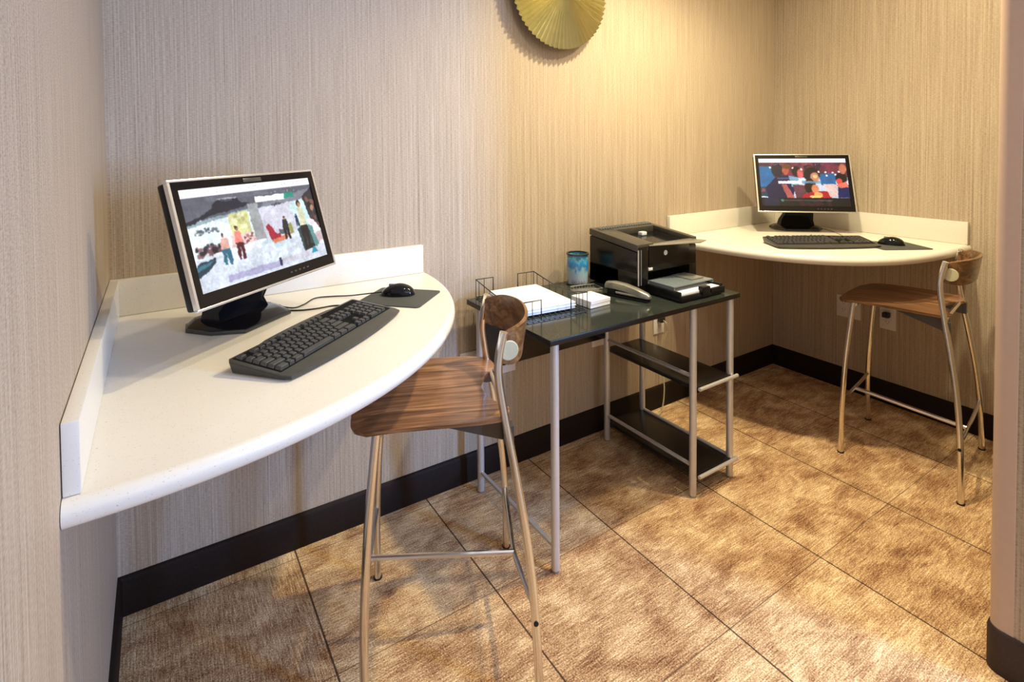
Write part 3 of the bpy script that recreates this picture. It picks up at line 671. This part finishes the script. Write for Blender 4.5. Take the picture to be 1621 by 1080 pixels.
# low grey organiser behind the note block
T = thing('desk_organizer', 'low grey wire organiser between the pen cup and the note block', 'tray', (1.560, -.215, TZ), R(-12))
b = B(); b.box(-.055, .055, -.035, .035, .0005, .004, .001); b.done('base', MT['steel'], T)
b = B(); b.tube([(-.055, -.035, .016), (.055, -.035, .016), (.055, .035, .016), (-.055, .035, .016), (-.055, -.035, .016)], .0016, 6)
for k in range(9):
    x = -.052+k*.013; b.tube([(x, -.035, .003), (x, -.035, .016)], .001, 5); b.tube([(x, .035, .003), (x, .035, .016)], .001, 5)
b.done('wire_rim', MT['steel'], T)
# stapler
T = thing('stapler', 'grey metal stapler with black base beside the printer paper tray', 'stapler', (1.625, -.375, TZ), R(15))
b = B(); b.box(-.016, .016, -.095, .075, 0, .007, .003); b.done('base', MT['black'], T)
Rg = []
for y, z0, z1, hw in ((-.100, .014, .024, .010), (-.09, .013, .032, .013), (-.05, .019, .044, .0145), (0, .027, .054, .015), (.05, .030, .057, .015), (.085, .028, .052, .014), (.092, .026, .044, .010)):
    Rg.append([(-hw, y, z0), (hw, y, z0), (hw, y, z1-.004), (hw*.6, y, z1), (-hw*.6, y, z1), (-hw, y, z1-.004)])
B().rings(Rg).done('top_arm', MT['steel'], T, ang=50)
B().box(-.009, .009, -.092, .070, .012, .020, .001).done('magazine', MT['rim'], T); B().box(-.013, .013, .045, .080, .004, .034, .003).done('hinge', MT['black'], T)

# ------------------------------------------------------------------ wall art
T = thing('wall_art', 'round pleated gold metal disc hanging on the back wall', 'wall art', (1.568, 0, 1.986))
n = 64; ro, ri = .249, .018; Rg = []
V = []; Fc = []
for k in range(2*n):
    a = PI*k/n; z = 1 if k % 2 else -1
    for r, amp, dep in ((ri, .0004, -.060), (.09, .0026, -.053), (.17, .0046, -.046), (ro, .0066, -.040)):
        V.append((r*math.cos(a), dep+z*amp-.012, r*math.sin(a)))
for k in range(2*n):
    q = (k+1) % (2*n)
    for j in range(3): Fc.append((k*4+j, k*4+j+1, q*4+j+1, q*4+j))
me = bpy.data.meshes.new('pleated_disc'); me.from_pydata(V, [], Fc); o = link('pleated_disc', me, MT['gold'], T, smooth=False)
sm = o.modifiers.new('thick', 'SOLIDIFY'); sm.thickness = .0015; sm.offset = 0
q = B().lathe([(.0002, 0), (.024, 0), (.022, .006), (.0002, .010)], 28).done('centre_cap', MT['gold'], T); q.matrix_local = Matrix.Translation((0, -.066, 0)) @ Matrix.Rotation(PI/2, 4, 'X')
q = B().lathe([(.0002, 0), (.03, 0), (.03, .058), (.0002, .058)], 20).done('hanger', MT['wire'], T); q.matrix_local = Matrix.Translation((0, -.0005, 0)) @ Matrix.Rotation(PI/2, 4, 'X')

# ------------------------------------------------------------------ wall outlets
def outlet(label, x, y, z, gangs, rot, plug=False, name='wall_outlet'):
    T = thing(name, label, 'outlet', (x, y, z), rot, 'outlets above the baseboard'); w = .0375+.023*(gangs-1)
    B().box(-w, w, -.0055, -.0005, -.058, .058, .002).done('cover_plate', MT['glaze'], T)
    for g_ in range(gangs):
        cx = (g_-(gangs-1)/2)*.046
        for zz in (.020, -.020):
            s = B().box(cx-.0165, cx+.0165, -.0072, -.0050, zz-.0135, zz+.0135, .001).done('receptacle', MT['glaze'], T)
            B().box(cx-.008, cx-.005, -.0076, -.0071, zz-.002, zz+.007).box(cx+.005, cx+.008, -.0076, -.0071, zz-.002, zz+.007).lathe([(.0002, 0), (.0025, 0), (.0025, .0005), (.0002, .0005)], 10, Matrix.Translation((cx, -.0071, zz-.007)) @ Matrix.Rotation(PI/2, 4, 'X')).done('slots', MT['hole'], s, smooth=False)
    return T
outlet('white outlet plate on the back wall just left of the printer table', 1.133, 0, .458, 1, 0)
outlet('white outlet plate on the back wall behind the foreground stool backrest', 1.316, 0, .452, 1, 0)
outlet('white outlet plate low on the back wall at the inner table leg', 1.812, 0, .456, 1, 0)
outlet('white outlet plate with a plug and hanging cord under the right end of the table', 2.218, 0, .435, 1, 0)
outlet('wide white outlet plate on the right wall behind the far stool front leg', W, -.432, .447, 2, -PI/2)
outlet('white outlet plate with one black plug on the right wall under the far stool seat', W, -.620, .437, 1, -PI/2)
T = thing('power_plug', 'black plug with hanging cord in the outlet under the right end of the table', 'plug', (2.218, -.0076, .452))
B().box(-.014, .014, -.028, -.0002, -.013, .013, .004).done('plug_body', MT['cord'], T)
B().tube(smoothpts([(0, -.026, -.002), (0, -.045, -.012), (.004, -.045, -.05), (-.010, -.035, -.12), (-.012, -.030, -.24), (-.02, -.05, -.34), (-.06, -.06, -.4385), (-.16, -.055, -.4425)]), .0032, 8).done('cord', MT['cordg'], T)
T = thing('power_plug', 'black plug in the right wall outlet under the far stool seat', 'plug', (W-.0076, -.620, .457), -PI/2)
B().box(-.015, .015, -.030, -.0002, -.013, .013, .005).done('plug_body', MT['cord'], T)
B().box(-.007, .007, -.040, -.0295, -.008, .014, .003).done('strain_relief', MT['cord'], T)

# ------------------------------------------------------------------ lights
def spot(x, y, z, tx, ty, tz, e, col, size=.09, ang=100, blend=.8):
    L = bpy.data.lights.new('downlight', 'SPOT'); L.energy = e; L.color = col; L.shadow_soft_size = size; L.spot_size = R(ang); L.spot_blend = blend
    o = bpy.data.objects.new('downlight', L); COL.objects.link(o); o.location = (x, y, z)
    o.rotation_euler = (Vector((tx, ty, tz))-Vector((x, y, z))).to_track_quat('-Z', 'Y').to_euler(); return o
def area(x, y, z, tx, ty, tz, sx, sy, e, col):
    L = bpy.data.lights.new('daylight_and_fill', 'AREA'); L.shape = 'RECTANGLE'; L.size = sx; L.size_y = sy; L.energy = e; L.color = col
    o = bpy.data.objects.new('daylight_and_fill', L); COL.objects.link(o); o.location = (x, y, z)
    o.rotation_euler = (Vector((tx, ty, tz))-Vector((x, y, z))).to_track_quat('-Z', 'Y').to_euler(); return o
spot(1.95, -.74, 2.58, 1.85, -.68, 0, 135, (1, .87, .56), .04, 134, .85)
spot(2.25, -1.15, 2.58, 2.65, -.85, 0, 66, (1, .88, .58), .04, 150, .6)
spot(.95, -1.05, 2.58, .85, -.75, 0, 26, (1, .90, .78), .05, 125)
area(2.66, -3.62, 1.45, .8, 0, 1.5, .30, 1.2, 118, (.25, .48, 1.0))
area(1.2, -3.9, 2.2, 1.0, 0, .9, 2.4, 1.2, 16, (1, .86, .76))  # broad warm fill light, unseen, from the open room side
world = bpy.data.worlds.new('world'); scene.world = world; world.use_nodes = True
world.node_tree.nodes['Background'].inputs[0].default_value = (1, .93, .88, 1); world.node_tree.nodes['Background'].inputs[1].default_value = .50

vs = scene.view_settings; vs.view_transform = 'Standard'; vs.look = 'None'; vs.gamma = 1; vs.use_curve_mapping = False; vs.exposure = .3
